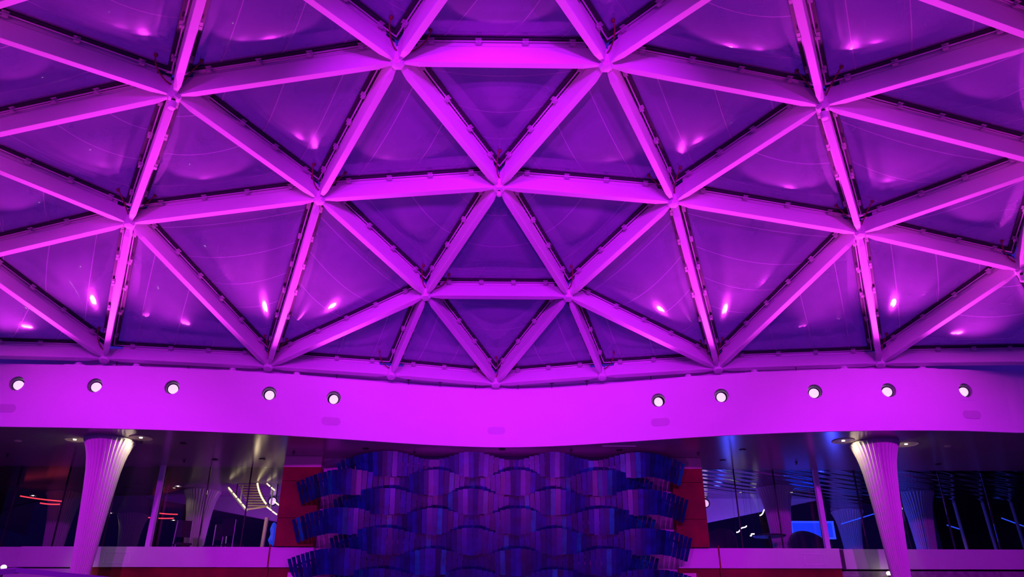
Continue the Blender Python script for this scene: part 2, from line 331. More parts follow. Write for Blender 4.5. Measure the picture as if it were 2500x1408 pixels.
def panel(t):
    a, b, c = t; A, B, D = PW[a], PW[b], PW[c]; n = (B - A).cross(D - A).normalized()
    if n.z < 0: b, c = c, b; B, D = D, B; n = -n
    cen = (A + B + D) / 3
    if any(k in OUT for k in t):
        side = 'left' if cen.x < 0 else 'right'; top = any(k in ('S1', 'S4') for k in t); vis = 'RA' in t or 'RG' in t
        if top: lab = 'sliver of dark violet film cushion in the top %s picture corner' % side; g = 'film cushions of the dome'
        elif vis: lab = 'dark indigo film cushion low at the %s picture edge, above the rim' % side; g = 'film cushions of the dome'
        else:
            ps = SC_.count(side + 'f'); SC_.append(side + 'f')
            lab = 'dark violet film cushion beyond the %s picture edge, %s of them' % (side, ORD[ps]); g = 'film cushions past the %s edge' % side
    elif set(t) == {'N1', 'N2', 'U0'}: lab = 'spot-flecked violet cushion at mid height on the left picture edge'; g = 'film cushions of the dome'
    elif set(t) == {'N5', 'N6', 'U5'}: lab = 'streaky violet cushion at mid height on the right picture edge'; g = 'film cushions of the dome'
    elif set(t) == {'N7', 'V0', 'U0'}: lab = 'cushion with four bright lamp reflections at the upper left picture edge'; g = 'film cushions of the dome'
    elif set(t) == {'N10', 'V5', 'U5'}: lab = 'cushion with starry pink reflections at the upper right picture edge'; g = 'film cushions of the dome'
    else: lab = 'purple film cushion between %s, %s and %s joints' % tuple(NAME[k].replace(' joint', '').replace(' from', ' from') for k in (a, b, c)); g = 'film cushions of the dome'
    if len(lab.split()) > 16: lab = 'purple cushion between %s, %s, %s joints' % tuple(NAME[k].replace(' joint', '').replace(' from', '') for k in (a, b, c))
    m = frame_m(cen + n * TOP, B - A, n); mi = m.inverted()
    e = empty('film_cushion', None, lab, 'roof panel', g, m)
    # seat corners: above the joints along their normals, then inset from the strut centre lines
    K = [mi @ (PW[k] + NR[k] * TOP) for k in (a, b, c)]
    def inset(d):
        out = []
        for i in range(3):
            p = K[i]; u = (K[(i + 1) % 3] - p).normalized(); v = (K[(i + 2) % 3] - p).normalized()
            s = math.sqrt(max(1e-6, 1 - u.dot(v) ** 2)); out.append(p + (u + v) * (d / s))
        return out
    F = inset(.135); G = inset(.10)
    # film: subdivided pillow, inner skin hanging down, outer skin blown up
    n_ = 18; bm = bmesh.new(); uvl = bm.loops.layers.uv.new('seam')
    key = SEAM.get(tuple(sorted(t))); ks = (a, b, c)
    si = 0
    for i in range(3):
        u_, v_ = ks[i], ks[(i + 1) % 3]
        if key in (u_ + v_, v_ + u_): si = i
    sd = (F[(si + 1) % 3] - F[si]).normalized(); sp = Vector((0, 0, 1)).cross(sd); s0 = F[si].dot(sp)
    L = min((F[i] - F[(i + 1) % 3]).length for i in range(3))
    for sgn, hh in ((-1, .068 * L), (1, .075 * L)):
        g_ = {}
        for i in range(n_ + 1):
            for j in range(n_ + 1 - i):
                k = n_ - i - j; x, y, z = i / n_, j / n_, k / n_
                p = F[0] * x + F[1] * y + F[2] * z
                w_ = 27 * x * y * z
                g_[i, j] = bm.verts.new((p.x, p.y, p.z + sgn * hh * w_))
        for i in range(n_):
            for j in range(n_ - i):
                fs = [(g_[i, j], g_[i + 1, j], g_[i, j + 1])]
                if j < n_ - i - 1: fs.append((g_[i + 1, j], g_[i + 1, j + 1], g_[i, j + 1]))
                for f_ in fs:
                    f = bm.faces.new(f_ if sgn > 0 else f_[::-1])
                    for l in f.loops: l[uvl].uv = (abs(l.vert.co.dot(sp) - s0) + .36, 0)
    o = link('film', bm, 'film', e, smooth=True)
    # edge frame: three dark gaskets with a light rail below
    bm = bmesh.new()
    for q, hw, z0, z1 in ((F, .02, -.03, .03),):
        I = inset(.160); O = inset(.030)
        for i in range(3):
            j = (i + 1) % 3
            ring = lambda zz: [O[i] + Vector((0, 0, zz)), O[j] + Vector((0, 0, zz)), I[j] + Vector((0, 0, zz)), I[i] + Vector((0, 0, zz))]
            loft(bm, [ring(z0), ring(z1)])
    link('gasket', bm, 'dark', e, label='dark edge gasket')
    bm = bmesh.new(); O = inset(.085); I = inset(.105)
    for i in range(3):
        j = (i + 1) % 3
        for z0, z1, sh in ((-.052, -.040, 0), (-.018, 0.0, 0)):
            loft(bm, [[O[i] + Vector((0, 0, zz)), O[j] + Vector((0, 0, zz)), I[j] + Vector((0, 0, zz)), I[i] + Vector((0, 0, zz))] for zz in (z0, z1)])
    link('rail_frame', bm, 'alu', e, label='light metal edge rail')
    G = inset(.088)
    for i in range(3):
        j = (i + 1) % 3; d = G[j] - G[i]; Ln = d.length; d.normalize(); nc = max(2, round(Ln / .74)); inward = Vector((0, 0, 1)).cross(d)
        for q in range(nc):
            o = bpy.data.objects.new('rail_clip', CLIP); C.objects.link(o); o.parent = e
            o.matrix_local = frame_m(G[i] + d * (Ln * (q + .5) / nc) + Vector((0, 0, -.062)), d, Vector((0, 0, 1)))
    # red air hose at the corner nearest the rim
    ci = min(range(3), key=lambda i: (m @ K[i]).z - .3 * (m @ K[i]).y)
    p0 = G[ci]; dirc = ((K[(ci + 1) % 3] - K[ci]).normalized() + (K[(ci + 2) % 3] - K[ci]).normalized()).normalized()
    side = Vector((0, 0, 1)).cross(dirc) * (.06 * (1 if R_.random() > .5 else -1))
    bm = bmesh.new()
    A0 = K[ci] + dirc * .12 + Vector((0, 0, -.24)); A3 = p0 + dirc * .40 + Vector((0, 0, -.02))
    A1 = A0 + dirc * .16 + side + Vector((0, 0, -.02)); A2 = p0 + dirc * .36 + side + Vector((0, 0, -.14))
    pts = []
    for k in range(11):
        u = k / 10; pts.append(A0 * (1 - u) ** 3 + A1 * 3 * u * (1 - u) ** 2 + A2 * 3 * u * u * (1 - u) + A3 * u ** 3)
    tube(bm, pts, .011, 8); lathe(bm, [(.022, -.03), (.03, -.02), (.03, .02)], 10, Matrix.Translation(A3))
    link('air_hose', bm, 'hose', e, smooth=True, label='thin red air hose')
for t in sorted(tris): panel(t)

# small white camera pods hanging from four hubs
for k, lab in (('N7', 'small white cylinder sensor hanging from the upper-left joint'), ('N10', 'small white cylinder sensor hanging from the upper-right joint'),
               ('N6', 'small white cylinder sensor hanging at the right edge joint'), ('M2', 'tiny round sensor under the central joint')):
    s = .7 if k == 'M2' else 1.0
    e = empty('hub_sensor', None, lab, 'sensor', 'sensors on the dome hubs', Matrix.Translation(PW[k] + Vector((0, .0, -.04))))
    bm = bmesh.new(); lathe(bm, [(.03 * s, .02), (.03 * s, -.05 * s)], 12); link('stem', bm, 'black', e)
    bm = bmesh.new(); lathe(bm, [(.02 * s, -.05 * s), (.058 * s, -.055 * s), (.058 * s, -.15 * s), (.048 * s, -.165 * s), (.02 * s, -.168 * s)], 20); link('housing', bm, 'paint', e)

# ------------------------------------------------------------------ rim fascia (curved white band) with holes for the lamps
FC = [(-19, 6.0), (-17.8, 10.0), (-15.5, 13.0), (-13.2, 14.6), (-11.8, 15.1), (-10.3, 15.28), (-8.6, 15.35), (-6.8, 15.50), (-4.9, 15.80), (-3.5, 16.14), (-2.87, 16.30), (-1.5, 16.66), (0, 16.86), (1.37, 16.70), (2.8, 16.29),
      (4.8, 15.70), (6.6, 15.35), (8.1, 15.21), (9.6, 15.20), (11.3, 15.32), (13, 14.8), (15.5, 13.0), (17.8, 10.0), (19, 6.0)]
def cr(p, n=10):
    out = []
    for i in range(len(p) - 1):
        a = p[max(i - 1, 0)]; b = p[i]; c = p[i + 1]; d = p[min(i + 2, len(p) - 1)]
        for k in range(n):
            t = k / n
            out.append(tuple(.5 * ((2 * b[j]) + (-a[j] + c[j]) * t + (2 * a[j] - 5 * b[j] + 4 * c[j] - d[j]) * t * t + (-a[j] + 3 * b[j] - 3 * c[j] + d[j]) * t ** 3) for j in (0, 1)))
    out.append(p[-1]); return out
FP = cr(FC); FS = [0]
for a, b in zip(FP, FP[1:]): FS.append(FS[-1] + math.hypot(b[0] - a[0], b[1] - a[1]))
def fpos(s):
    for i in range(len(FS) - 1):
        if FS[i + 1] >= s or i == len(FS) - 2:
            t = (s - FS[i]) / (FS[i + 1] - FS[i]); a, b = FP[i], FP[i + 1]
            x, y = a[0] + (b[0] - a[0]) * t, a[1] + (b[1] - a[1]) * t
            j0, j1 = max(i - 2, 0), min(i + 3, len(FP) - 1); dx, dy = FP[j1][0] - FP[j0][0], FP[j1][1] - FP[j0][1]; l = math.hypot(dx, dy)
            return Vector((x, y, 0)), Vector((dy / l, -dx / l, 0))      # point, normal towards the hall
def s_at(x):
    for i in range(len(FP) - 1):
        if FP[i][0] <= x <= FP[i + 1][0]:
            t = (x - FP[i][0]) / (FP[i + 1][0] - FP[i][0]); return FS[i] + (FS[i + 1] - FS[i]) * t
ZB, ZT = 3.985, 5.325
LX = [(-9.99, 4.90), (-8.41, 4.89), (-6.86, 4.90), (-4.90, 4.873), (-3.58, 4.885), (3.54, 4.857), (4.835, 4.857), (6.73, 4.85), (8.25, 4.847), (9.905, 4.862)]
HR = 0.152
def fascia():
    bm = bmesh.new(); cells = []; s = 0; hs = [(s_at(x), z) for x, z in LX]; q = .22
    cuts = sorted(set([h[0] - q for h in hs] + [h[0] + q for h in hs])); st = [0]
    for c in cuts + [FS[-1]]:
        n = max(1, int((c - st[-1]) / .35)); b0 = st[-1]
        isin = any(abs(b0 - (h[0] - q)) < 1e-6 for h in hs)
        if isin: n = 1
        for k in range(1, n + 1): st.append(b0 + (c - b0) * k / n)
    def P3(s, z, off=0):
        p, n = fpos(s); return bm.verts.new((p.x + n.x * off, p.y + n.y * off, z + ZC))
    TH = -.14
    for a, b in zip(st, st[1:]):
        h = next((h for h in hs if abs(a - (h[0] - q)) < 1e-6 and abs(b - (h[0] + q)) < 1e-6), None)
        if h is None:
            bm.faces.new((P3(a, ZB), P3(b, ZB), P3(b, ZT), P3(a, ZT)))
        else:
            z0, z1 = h[1] - q, h[1] + q
            bm.faces.new((P3(a, ZB), P3(b, ZB), P3(b, z0), P3(a, z0))); bm.faces.new((P3(a, z1), P3(b, z1), P3(b, ZT), P3(a, ZT)))
            o_, i_, k_ = [], [], []
            for k in range(32):
                t = 2 * PI * k / 32; c, s_ = math.cos(t), math.sin(t); e = q / max(abs(c), abs(s_))
                o_.append(P3(h[0] + c * e, h[1] + s_ * e)); i_.append(P3(h[0] + c * HR, h[1] + s_ * HR)); k_.append(P3(h[0] + c * HR, h[1] + s_ * HR, TH))
            for k in range(32):
                j = (k + 1) % 32; bm.faces.new((o_[k], o_[j], i_[j], i_[k])); bm.faces.new((i_[k], i_[j], k_[j], k_[k]))
        for z in (ZB, ZT): bm.faces.new((P3(a, z), P3(b, z), P3(b, z, -.04 if z == ZB else TH), P3(a, z, -.04 if z == ZB else TH)))
    bmesh.ops.remove_doubles(bm, verts=bm.verts, dist=1e-4)
    struct('trim_1', bm, 'fascia', label='wide curved white fascia band under the dome rim')
fascia()
def sweep(name, s0, s1, sect, mat, step=.35, **k):
    bm = bmesh.new(); n = int((s1 - s0) / step); rings = []
    for i in range(n + 1):
        p, nn = fpos(s0 + (s1 - s0) * i / n); rings.append([Vector((p.x + nn.x * o, p.y + nn.y * o, z + ZC)) for o, z in sect])
    loft(bm, rings); return struct(name, bm, mat, **k)
sweep('trim_2', 0, FS[-1], [(-.42, 5.02), (-.47, 5.02), (-.47, 5.86), (-.42, 5.86)], 'paint')     # upstand behind the gutter, under the dome rim
sweep('trim_3', 0, FS[-1], [(-.14, 5.10), (-.42, 5.10), (-.42, 5.14), (-.14, 5.14)], 'dark')      # gutter floor

for i, (x, z) in enumerate(LX):
    s = s_at(x); p, n = fpos(s); o = Vector((p.x, p.y, z + ZC)); m = frame_m(o, n.cross(Vector((0, 0, 1))) * -1, n)   # local z faces the hall
    place = ('at the far left end of the fascia', 'second from left on the fascia', 'third from left, above the mullion', 'fourth from left on the fascia', 'innermost left, above the left speaker cover',
             'innermost right, above the right speaker cover', 'second right of the middle gap', 'third right of the middle gap', 'second from right on the fascia', 'at the far right end of the fascia')[i]
    e = empty('recessed_spotlight', None, 'glowing round recessed lamp ' + place, 'lamp', 'recessed lamps in the fascia', m)
    bm = bmesh.new(); lathe(bm, [(HR - .002, -.02), (HR - .002, -.30), (.02, -.30)], 32, cap=False); link('housing', bm, 'paint', e)
    ax = Vector((.62 * (1 if x < 0 else -1) * min(1, abs(x) / 9 + .1), -.42, 1)).normalized()
    # world down in local coordinates is roughly -y because x is the horizontal axis
    dn = (m.to_3x3().inverted() @ Vector((0, 0, -1))); hz = (m.to_3x3().inverted() @ Vector((1 if x < 0 else -1, 0, 0)))
    ax = (Vector((0, 0, 1)) + dn * .42 + hz * .5 * min(1, abs(x) / 9)).normalized()
    g = frame_m(Vector((0, 0, -.085)) + dn * .018 + hz * .006, Vector((1, 0, 0)), ax)
    bm = bmesh.new(); lathe(bm, [(.108, -.10), (.120, -.09), (.120, .030), (.104, .030), (.098, -.02), (.098, -.1)], 32, g, cap=False); gr = link('gimbal_ring', bm, 'black', e, smooth=False)
    bm = bmesh.new(); lathe(bm, [(.099, -.02), (.085, .002), (.05, .012), (.012, .015)], 32, g); link('lens', bm, 'lens', e, smooth=True)
for i, (x, z) in enumerate(((-10.058, 4.368), (-3.59, 4.36), (-0.012, 4.363), (3.547, 4.366), (9.897, 4.335))):
    p, n = fpos(s_at(x)); m = frame_m(Vector((p.x, p.y, z + ZC)) + n * .004, n.cross(Vector((0, 0, 1))) * -1, n); bm = bmesh.new(); rg = []
    for zz in (0, .006):
        r = []
        for k in range(32):
            a = 2 * PI * k / 32; r.append(Vector((math.cos(a) * .085 + (.115 if math.cos(a) > 0 else -.115), math.sin(a) * .085, zz)))
        rg.append(r)
    loft(bm, rg); o = link('speaker_cover', bm, 'perf'); o.matrix_world = m
    tag(o, 'perforated oval speaker cover ' + ('at the far left of the fascia', 'under the innermost left lamp', 'in the middle of the fascia', 'under the innermost right lamp', 'at the far right of the fascia')[i], 'speaker', 'speaker covers on the fascia')
# mounting plates and tie bolts in the gutter under the rim
def gutter(kind, xs):
    for i, (x, lab) in enumerate(xs):
        p, n = fpos(s_at(x)); m = frame_m(Vector((p.x, p.y, ZC)), n.cross(Vector((0, 0, 1))) * -1, Vector((0, 0, 1)))
        nl = m.to_3x3().inverted() @ n
        if kind == 'plate':
            e = empty('lamp_mounting_plate', None, lab, 'plate', 'mounting plates on the fascia top', m)
            bm = bmesh.new(); box(bm, (0, 0, 0), (.42, .34, .02), Matrix.Translation(Vector((0, 0, 5.345)) - nl * .22)); link('plate', bm, 'paint', e)
            bm = bmesh.new(); lathe(bm, [(.10, 5.355), (.12, 5.36), (.12, 5.375), (.09, 5.38), (.06, 5.45), (.02, 5.455)], 20, Matrix.Translation(-nl * .22)); link('round_boss', bm, 'alu', e)
        else:
            bm = bmesh.new(); c = -nl * .30
            box(bm, Vector((c.x, c.y, 5.42)), (.014, .014, .26)); box(bm, Vector((c.x, c.y, 5.535)), (.10, .012, .012))
            o = link('tie_bolt', bm, 'dark'); o.matrix_world = m; tag(o, lab, 'bolt', 'tie bolts under the rim')
gutter('plate', [(-8.95, 'flat plate left of the first rim joint from left'), (-7.75, 'flat plate right of the first rim joint from left'), (-5.75, 'flat plate left of the second rim joint from left'), (-4.4, 'flat plate right of the second rim joint from left'),
                 (4.2, 'flat plate left of the second rim joint from right'), (5.6, 'flat plate right of the second rim joint from right'), (7.5, 'flat plate left of the first rim joint from right'), (9.2, 'flat plate right of the first rim joint from right'), (-10.9, 'flat plate on the fascia top at the left picture edge')])
gutter('bolt', [(x, 'thin dark T-shaped bolt under the rim %s' % w_) for x, w_ in ((-8.2, 'beside the first joint from left'), (-6.7, 'midway between first and second joints'), (-3.55, 'left of the third joint from left'),
        (-1.98, 'just right of the third joint from left'), (-1.28, 'midway between third and middle joints'), (-.48, 'just left of the middle joint'), (.46, 'just right of the middle joint'), (1.22, 'halfway between middle and right-hand joints'),
        (1.99, 'just left of the third joint from right'), (3.4, 'right of the third joint from right'), (6.5, 'between the last two right-hand joints'))])

# ------------------------------------------------------------------ floor, soffit, rear wall
struct('floor', bx(-20, 20, -3, 36, -1.75, -1.65), 'deck')
def soffit():
    bm = bmesh.new(); pts = [(x, y + .02) for x, y in FP]
    a = [bm.verts.new((x, y, 4.0 + ZC)) for x, y in pts]; b = [bm.verts.new((x, 19.22, 4.0 + ZC)) for x, y in pts]
    for i in range(len(pts) - 1): bm.faces.new((a[i], a[i + 1], b[i + 1], b[i]))
    r = bmesh.ops.extrude_face_region(bm, geom=bm.faces[:]); bmesh.ops.translate(bm, vec=(0, 0, .1), verts=[v for v in r['geom'] if isinstance(v, bmesh.types.BMVert)])
    struct('ceiling', bm, 'soffit', label='dark glossy soffit behind the fascia')
soffit()
struct('ceiling_inner_left', bx(-19, 0, 19.22, 34, 4.0, 4.1), 'soffit')
struct('ceiling_inner_right', bx(0, 19, 19.22, 34, 4.0, 4.1), 'ripple')
struct('wall_left', bx(-14.7, -14.5, 15.2, 19.3, -1.65, 4.1), 'interior'); struct('wall_right', bx(14.5, 14.7, 15.2, 19.8, -1.65, 4.1), 'interior')
struct('wall_inner_end_left', bx(-19.2, -19, 19, 34, -1.65, 4.1), 'interior'); struct('wall_inner_end_right', bx(19, 19.2, 19, 34, -1.65, 4.1), 'interior')
struct('wall_light_stop', bx(-.1, .1, 19.25, 34, 1.5, 4.0), 'interior')  # added unseen wall, keeps blue lounge light out of the left side
struct('wall_back', bx(-19, 19, 34, 34.2, -1.65, 4.1), 'interior')
struct('floor_upper', bx(-19, 19, 18.12, 34, 1.38, 1.5), 'deck')
# parapet bands in three lengths
for name, x0, x1, y0, m_ in (('trim_4', -13.5, -10.60, 18.10, 'plaster'), ('trim_5', -10.60, -5.09, 18.0, 'plaster'), ('trim_6', -5.06, -4.10, 18.0, 'plaster'), ('trim_7', 4.12, 5.04, 18.0, 'plaster'),
                             ('trim_8', 5.07, 7.82, 18.0, 'plaster'), ('trim_9', 7.88, 13.6, 18.12, 'plaster')):
    struct(name, bx(x0, x1, y0, 19.3, 1.545, 1.975), m_)
struct('wall_lower_left', bx(-9.08, -4.1, 18.05, 18.35, -1.65, 1.545), 'red')
struct('wall_lower_far_left', bx(-13.5, -9.08, 18.10, 18.35, -1.65, 1.52), 'plaster')
struct('wall_lower_right', bx(4.12, 7.82, 18.05, 18.35, -1.65, 1.545), 'red')
struct('wall_lower_far_right', bx(7.82, 10.6, 18.14, 18.35, -1.65, 1.50), 'plaster')
struct('wall_lower_end_right', bx(10.6, 13.6, 18.2, 18.35, -1.65, 1.50), 'interior')
def centre_wall():
    bm = bmesh.new(); rings = []
    n = 30; X0, X1 = -4.10, 4.12
    for i in range(n + 1):
        x = X0 + (X1 - X0) * i / n; y = 18.20 - .35 * math.cos(PI * (x - .01) / 8.3)
        rings.append([Vector((x, y, -1.65 + ZC)), Vector((x, y, 4.0 + ZC)), Vector((x, 19.2, 4.0 + ZC)), Vector((x, 19.2, -1.65 + ZC))])
    loft(bm, rings); struct('wall_centre', bm, 'plaster', label='bowed white wall lit magenta behind the blue sculpture')
centre_wall()
def wood(x0, x1, nm, sidelab):
    e = empty(nm, W((x0 + x1) / 2, 18.3, 2.0), 'dark red wood wall panel with pale header %s of the blue sculpture' % sidelab, 'wall panel', 'red wood wall panels')
    for z0, z1 in ((1.985, 2.59), (2.60, 3.42), (3.43, 3.745)):
        bm = bmesh.new(); box(bm, Vector((0, 0, (z0 + z1) / 2 - 2.0)), (x1 - x0, .8, z1 - z0)); link('veneer_board', bm, 'red', e)
    bm = bmesh.new(); box(bm, Vector((0, 0, 3.87 - 2.0)), (x1 - x0, .8, .25)); link('header', bm, 'beige', e, label='pale beige header board')
wood(-4.97, -4.10, 'wood_wall_panel', 'left'); wood(4.12, 4.84, 'wood_wall_panel', 'right')
def accesspanel(x0, x1, lab):
    bm = bmesh.new()
    for a, b, c, d in ((x0, x1, 1.845, 1.855), (x0, x1, 1.62, 1.63), (x0, x0 + .01, 1.62, 1.855), (x1 - .01, x1, 1.62, 1.855)): bx(a, b, 17.994, 18.0, c, d, bm)
    bx(x0 + .10 if x0 < 0 else x1 - .1, (x0 + .12) if x0 < 0 else x1 - .08, 17.99, 18.0, 1.72, 1.74, bm)
    tag(link('access_panel', bm, 'alu'), lab, 'access panel', 'access panels in the parapet')
accesspanel(-8.72, -8.15, 'flush rectangular access panel in the left parapet beside the fluted column'); accesspanel(6.98, 7.45, 'flush rectangular access panel in the right parapet')
for x, lab in ((-5.075, 'thin dark red vertical joint strip in the left parapet'), (5.055, 'thin dark red vertical joint strip in the right parapet')):
    tag(link('joint_strip', bx(x - .015, x + .015, 17.985, 18.05, .6, 2.03), 'red'), lab, 'strip', 'red joint strips')
tag(link('parapet_slot_shade', bx(7.82, 7.9, 17.98, 18.2, 1.53, 1.95), 'interior'), 'dark narrow slot where the right parapet steps back', 'post')  # solid dark block paints the shade of the open slot
for x, sd in ((-4.38, 'left'), (4.30, 'right')):
    tag(link('wall_box', bx(x - .17, x + .13, 17.75, 18.05, 1.2, 1.42), 'beige'), 'small pale box on the wall low at the %s end of the sculpture' % sd, 'box', 'pale wall boxes')

# ------------------------------------------------------------------ windows
wn = 0
def window(x0, x1, y0, y1):
    global wn; wn += 1
    bm = bmesh.new(); a, b = W(x0, y0, 1.975), W(x1, y1, 1.975); d = (b - a).normalized(); L = (b - a).length
    m = frame_m((a + b) / 2 + Vector((0, 0, 1.012)), d, Vector((0, 0, 1)))
    e = bpy.data.objects.new('window_%d' % wn, None); C.objects.link(e); e.matrix_world = m; e['kind'] = 'structure'
    bm = bmesh.new(); box(bm, (0, 0, 0), (L - .022, .012, 2.02)); link('glass', bm, 'pane', e)
    bm = bmesh.new(); box(bm, (L / 2, 0, 0), (.02, .05, 2.02)); link('joint', bm, 'black', e)
wx = [-14.4, -13.0, -11.8, -10.6, -9.40, -8.22, -7.14, -6.12, -4.90]
for a, b in zip(wx, wx[1:]): window(a, b, 19.2, 19.2)
wx = [(4.84, 19.1), (5.97, 19.15), (6.99, 19.22), (8.03, 19.3), (9.13, 19.37), (10.25, 19.46), (11.4, 19.55), (12.6, 19.65), (13.8, 19.75), (14.5, 19.8)]
for a, b in zip(wx, wx[1:]): window(a[0], b[0], a[1], b[1])
for x, y, lab in ((-8.24, 19.02, 'steel window mullion lit magenta right of the left fluted column'), (8.03, 19.12, 'steel window mullion lit magenta left of the right fluted column')):
    bm = bmesh.new(); bx(x - .055, x + .055, y - .06, y + .06, 1.975, 4.0, bm)
    tag(link('window_mullion', bm, 'paint'), lab, 'mullion', 'thick window mullions')

# ------------------------------------------------------------------ fluted trumpet columns
def column_mesh():
    bm = bmesh.new(); prof = [(-1.65, .13), (-.6, .138), (.4, .155), (1.22, .185), (1.8, .222), (2.46, .265), (2.95, .303), (3.33, .34), (3.55, .375), (3.70, .41), (3.82, .45), (3.90, .485), (3.96, .52)]
    nf, sub = 36, 6; rings = []
    zs = []
    for (z0, r0), (z1, r1) in zip(prof, prof[1:]):
        for k in range(3): zs.append((z0 + (z1 - z0) * k / 3, r0 + (r1 - r0) * k / 3))
    zs.append(prof[-1])
    for z, r in zs:
        ring = []
        for k in range(nf * sub):
            a = 2 * PI * k / (nf * sub); ph = (k % sub) / sub; gr = 1 - .065 * math.sin(PI * ph) ** .8 if ph else 1.0
            ring.append(Vector((r * gr * math.cos(a), r * gr * math.sin(a), z - 3.96)))
        rings.append(ring)
    loft(bm, rings); bmesh.ops.recalc_face_normals(bm, faces=bm.faces)
    me = bpy.data.meshes.new('fluted_shaft'); bm.to_mesh(me); bm.free(); me.materials.append(MT['column']); return me
CM = column_mesh()
def column(x, y, lab, zt=3.96, group='fluted columns in front of the parapet', real=True):
    e = empty('fluted_column', W(x, y, 3.96), lab, 'column', group)
    o = bpy.data.objects.new('fluted_shaft', CM); C.objects.link(o); o.parent = e
    bm = bmesh.new(); lathe(bm, [(.50, 0), (.50, .038)], 48); link('capital_plate', bm, 'column', e)
    if not real: e.scale = (1, 1, 1)
column(-8.37, 16.42, 'tall fluted column flaring to the soffit, lit magenta, at left')
column(8.28, 16.35, 'tall fluted column flaring to the soffit, lit magenta, at right')
gi = 'fluted columns behind the glass'
column(-12.6, 22.9, 'dim fluted column behind the glass at far left, under a red glow', group=gi)
column(-12.35, 26.9, 'dim fluted column behind the glass just right of the left magenta column', group=gi)
column(-8.45, 22.4, 'grey fluted column behind the glass, left of the lit staircase', group=gi)
column(7.85, 21.6, 'grey fluted column behind the blue-lit glass, left of the right mullion', group=gi)
column(11.6, 25.6, 'dim fluted column behind the glass, directly left of the right magenta column', group=gi)
column(12.2, 22.3, 'dim fluted column behind the glass, directly right of the right magenta column', group=gi)

# soffit downlights: shallow dish with a bright lamp; and sprinklers
def downlight(x, y, lab, r=.20, power=60, group='lit downlights in the soffit', z=4.0, to=0.0):
    e = empty('ceiling_downlight', W(x, y, z), lab, 'lamp', group)
    bm = bmesh.new(); lathe(bm, [(r, 0), (r, -.012), (r * .92, -.014), (r * .85, -.004), (.06, -.002)], 32, cap=False); link('trim_dish', bm, 'beige', e)
    bm = bmesh.new(); lathe(bm, [(.034, -.004), (.03, -.012), (.008, -.015)], 16); link('lens', bm, 'warm_lens', e)
    spot((x, y, z - .035), (x + to, y + (.12 if to else 0), z - (.60 if to else 1.0)), power, 100 if to else 130, (1.0, .80, .55), .02, .5, name='downlight_beam')
downlight(-9.12, 16.4, 'bright warm downlight on the outer side of the left fluted column', power=24, to=.62)
downlight(9.03, 16.42, 'bright warm downlight in a pale dish on the outer side of the right fluted column', r=.26, power=24, to=-.62)
downlight(-7.62, 16.2, 'faint round downlight dish on the inner side of the left fluted column', r=.24, power=16, to=-.62)
downlight(7.52, 16.15, 'faint round downlight dish on the inner side of the right fluted column', r=.24, power=16, to=.62)
gd = 'lit downlights behind the glass'
for x, y, lab in ((-13.78, 23.3, 'small bright lamp behind the glass at the far left'), (-13.0, 26.6, 'small bright lamp behind glass just right of the left magenta column'), (-8.9, 21.7, 'small bright lamp behind glass right of the left mullion'),
                  (-11.5, 28.2, 'flat oval bright lamp low behind the glass right of the left mullion'), (8.38, 21.8, 'small bright lamp in the blue-lit ceiling left of the right mullion'), (12.85, 23.1, 'small bright lamp behind glass right of the right magenta column'),
                  (11.95, 26.3, 'small bright lamp behind glass left of the right magenta column')):
    downlight(x, y, lab, r=.10, power=5, group=gd)
for i, (x, y, q, lab) in enumerate(((-1.89, 17.39, 1, 'above the left part of the sculpture'), (0.12, 17.1, 0, 'above the centre of the sculpture'), (-4.66, 17.45, 1, 'left of the left red wood panel'), (-2.96, 17.09, 0, 'near the fascia above the sculpture left half'),
        (1.69, 17.11, 1, 'right of centre above the sculpture'), (2.79, 17.12, 0, 'above the sculpture right half'), (4.65, 17.37, 1, 'near the right red wood panel'), (5.58, 17.02, 0, 'right of the right red wood panel'),
        (7.26, 18.27, 1, 'left of the right mullion'), (5.43, 18.13, 0, 'over the first right window pane'), (-6.9, 16.67, 0, 'close to the fascia right of the left column'), (-5.6, 18.23, 0, 'over the staircase window'), (-7.49, 18.36, 1, 'right of the left mullion'),
        (-6.74, 18.3, 0, 'over the window left of the staircase'), (-7.71, 16.47, 1, 'touching the left column top'), (-11.38, 17.84, 1, 'at the far left'), (10.81, 18.42, 0, 'at the far right'), (-10.4, 16.52, 0, 'in the far left corner by the fascia'), (10.04, 16.57, 0, 'right of the right column'))):
    bm = bmesh.new()
    if q: lathe(bm, [(.035, 0), (.035, -.01), (.012, -.012), (.012, -.05), (.03, -.052), (.03, -.058)], 12)
    else: lathe(bm, [(.075, 0), (.075, -.012), (.06, -.02)], 20)
    o = link('sprinkler_head' if q else 'smoke_detector', bm, 'dark' if i != 17 and i != 18 else 'beige'); o.location = W(x, y, 4.0)
    tag(o, ('small dark sprinkler in the soffit ' if q else 'flat dark disc in the soffit ') + lab, 'sprinkler' if q else 'detector', 'fittings in the soffit')
tag(link('soffit_slot', bx(2.35, 3.1, 16.72, 16.75, 3.985, 3.999), 'paint'), 'thin light strip in the soffit by the fascia right of centre', 'strip')

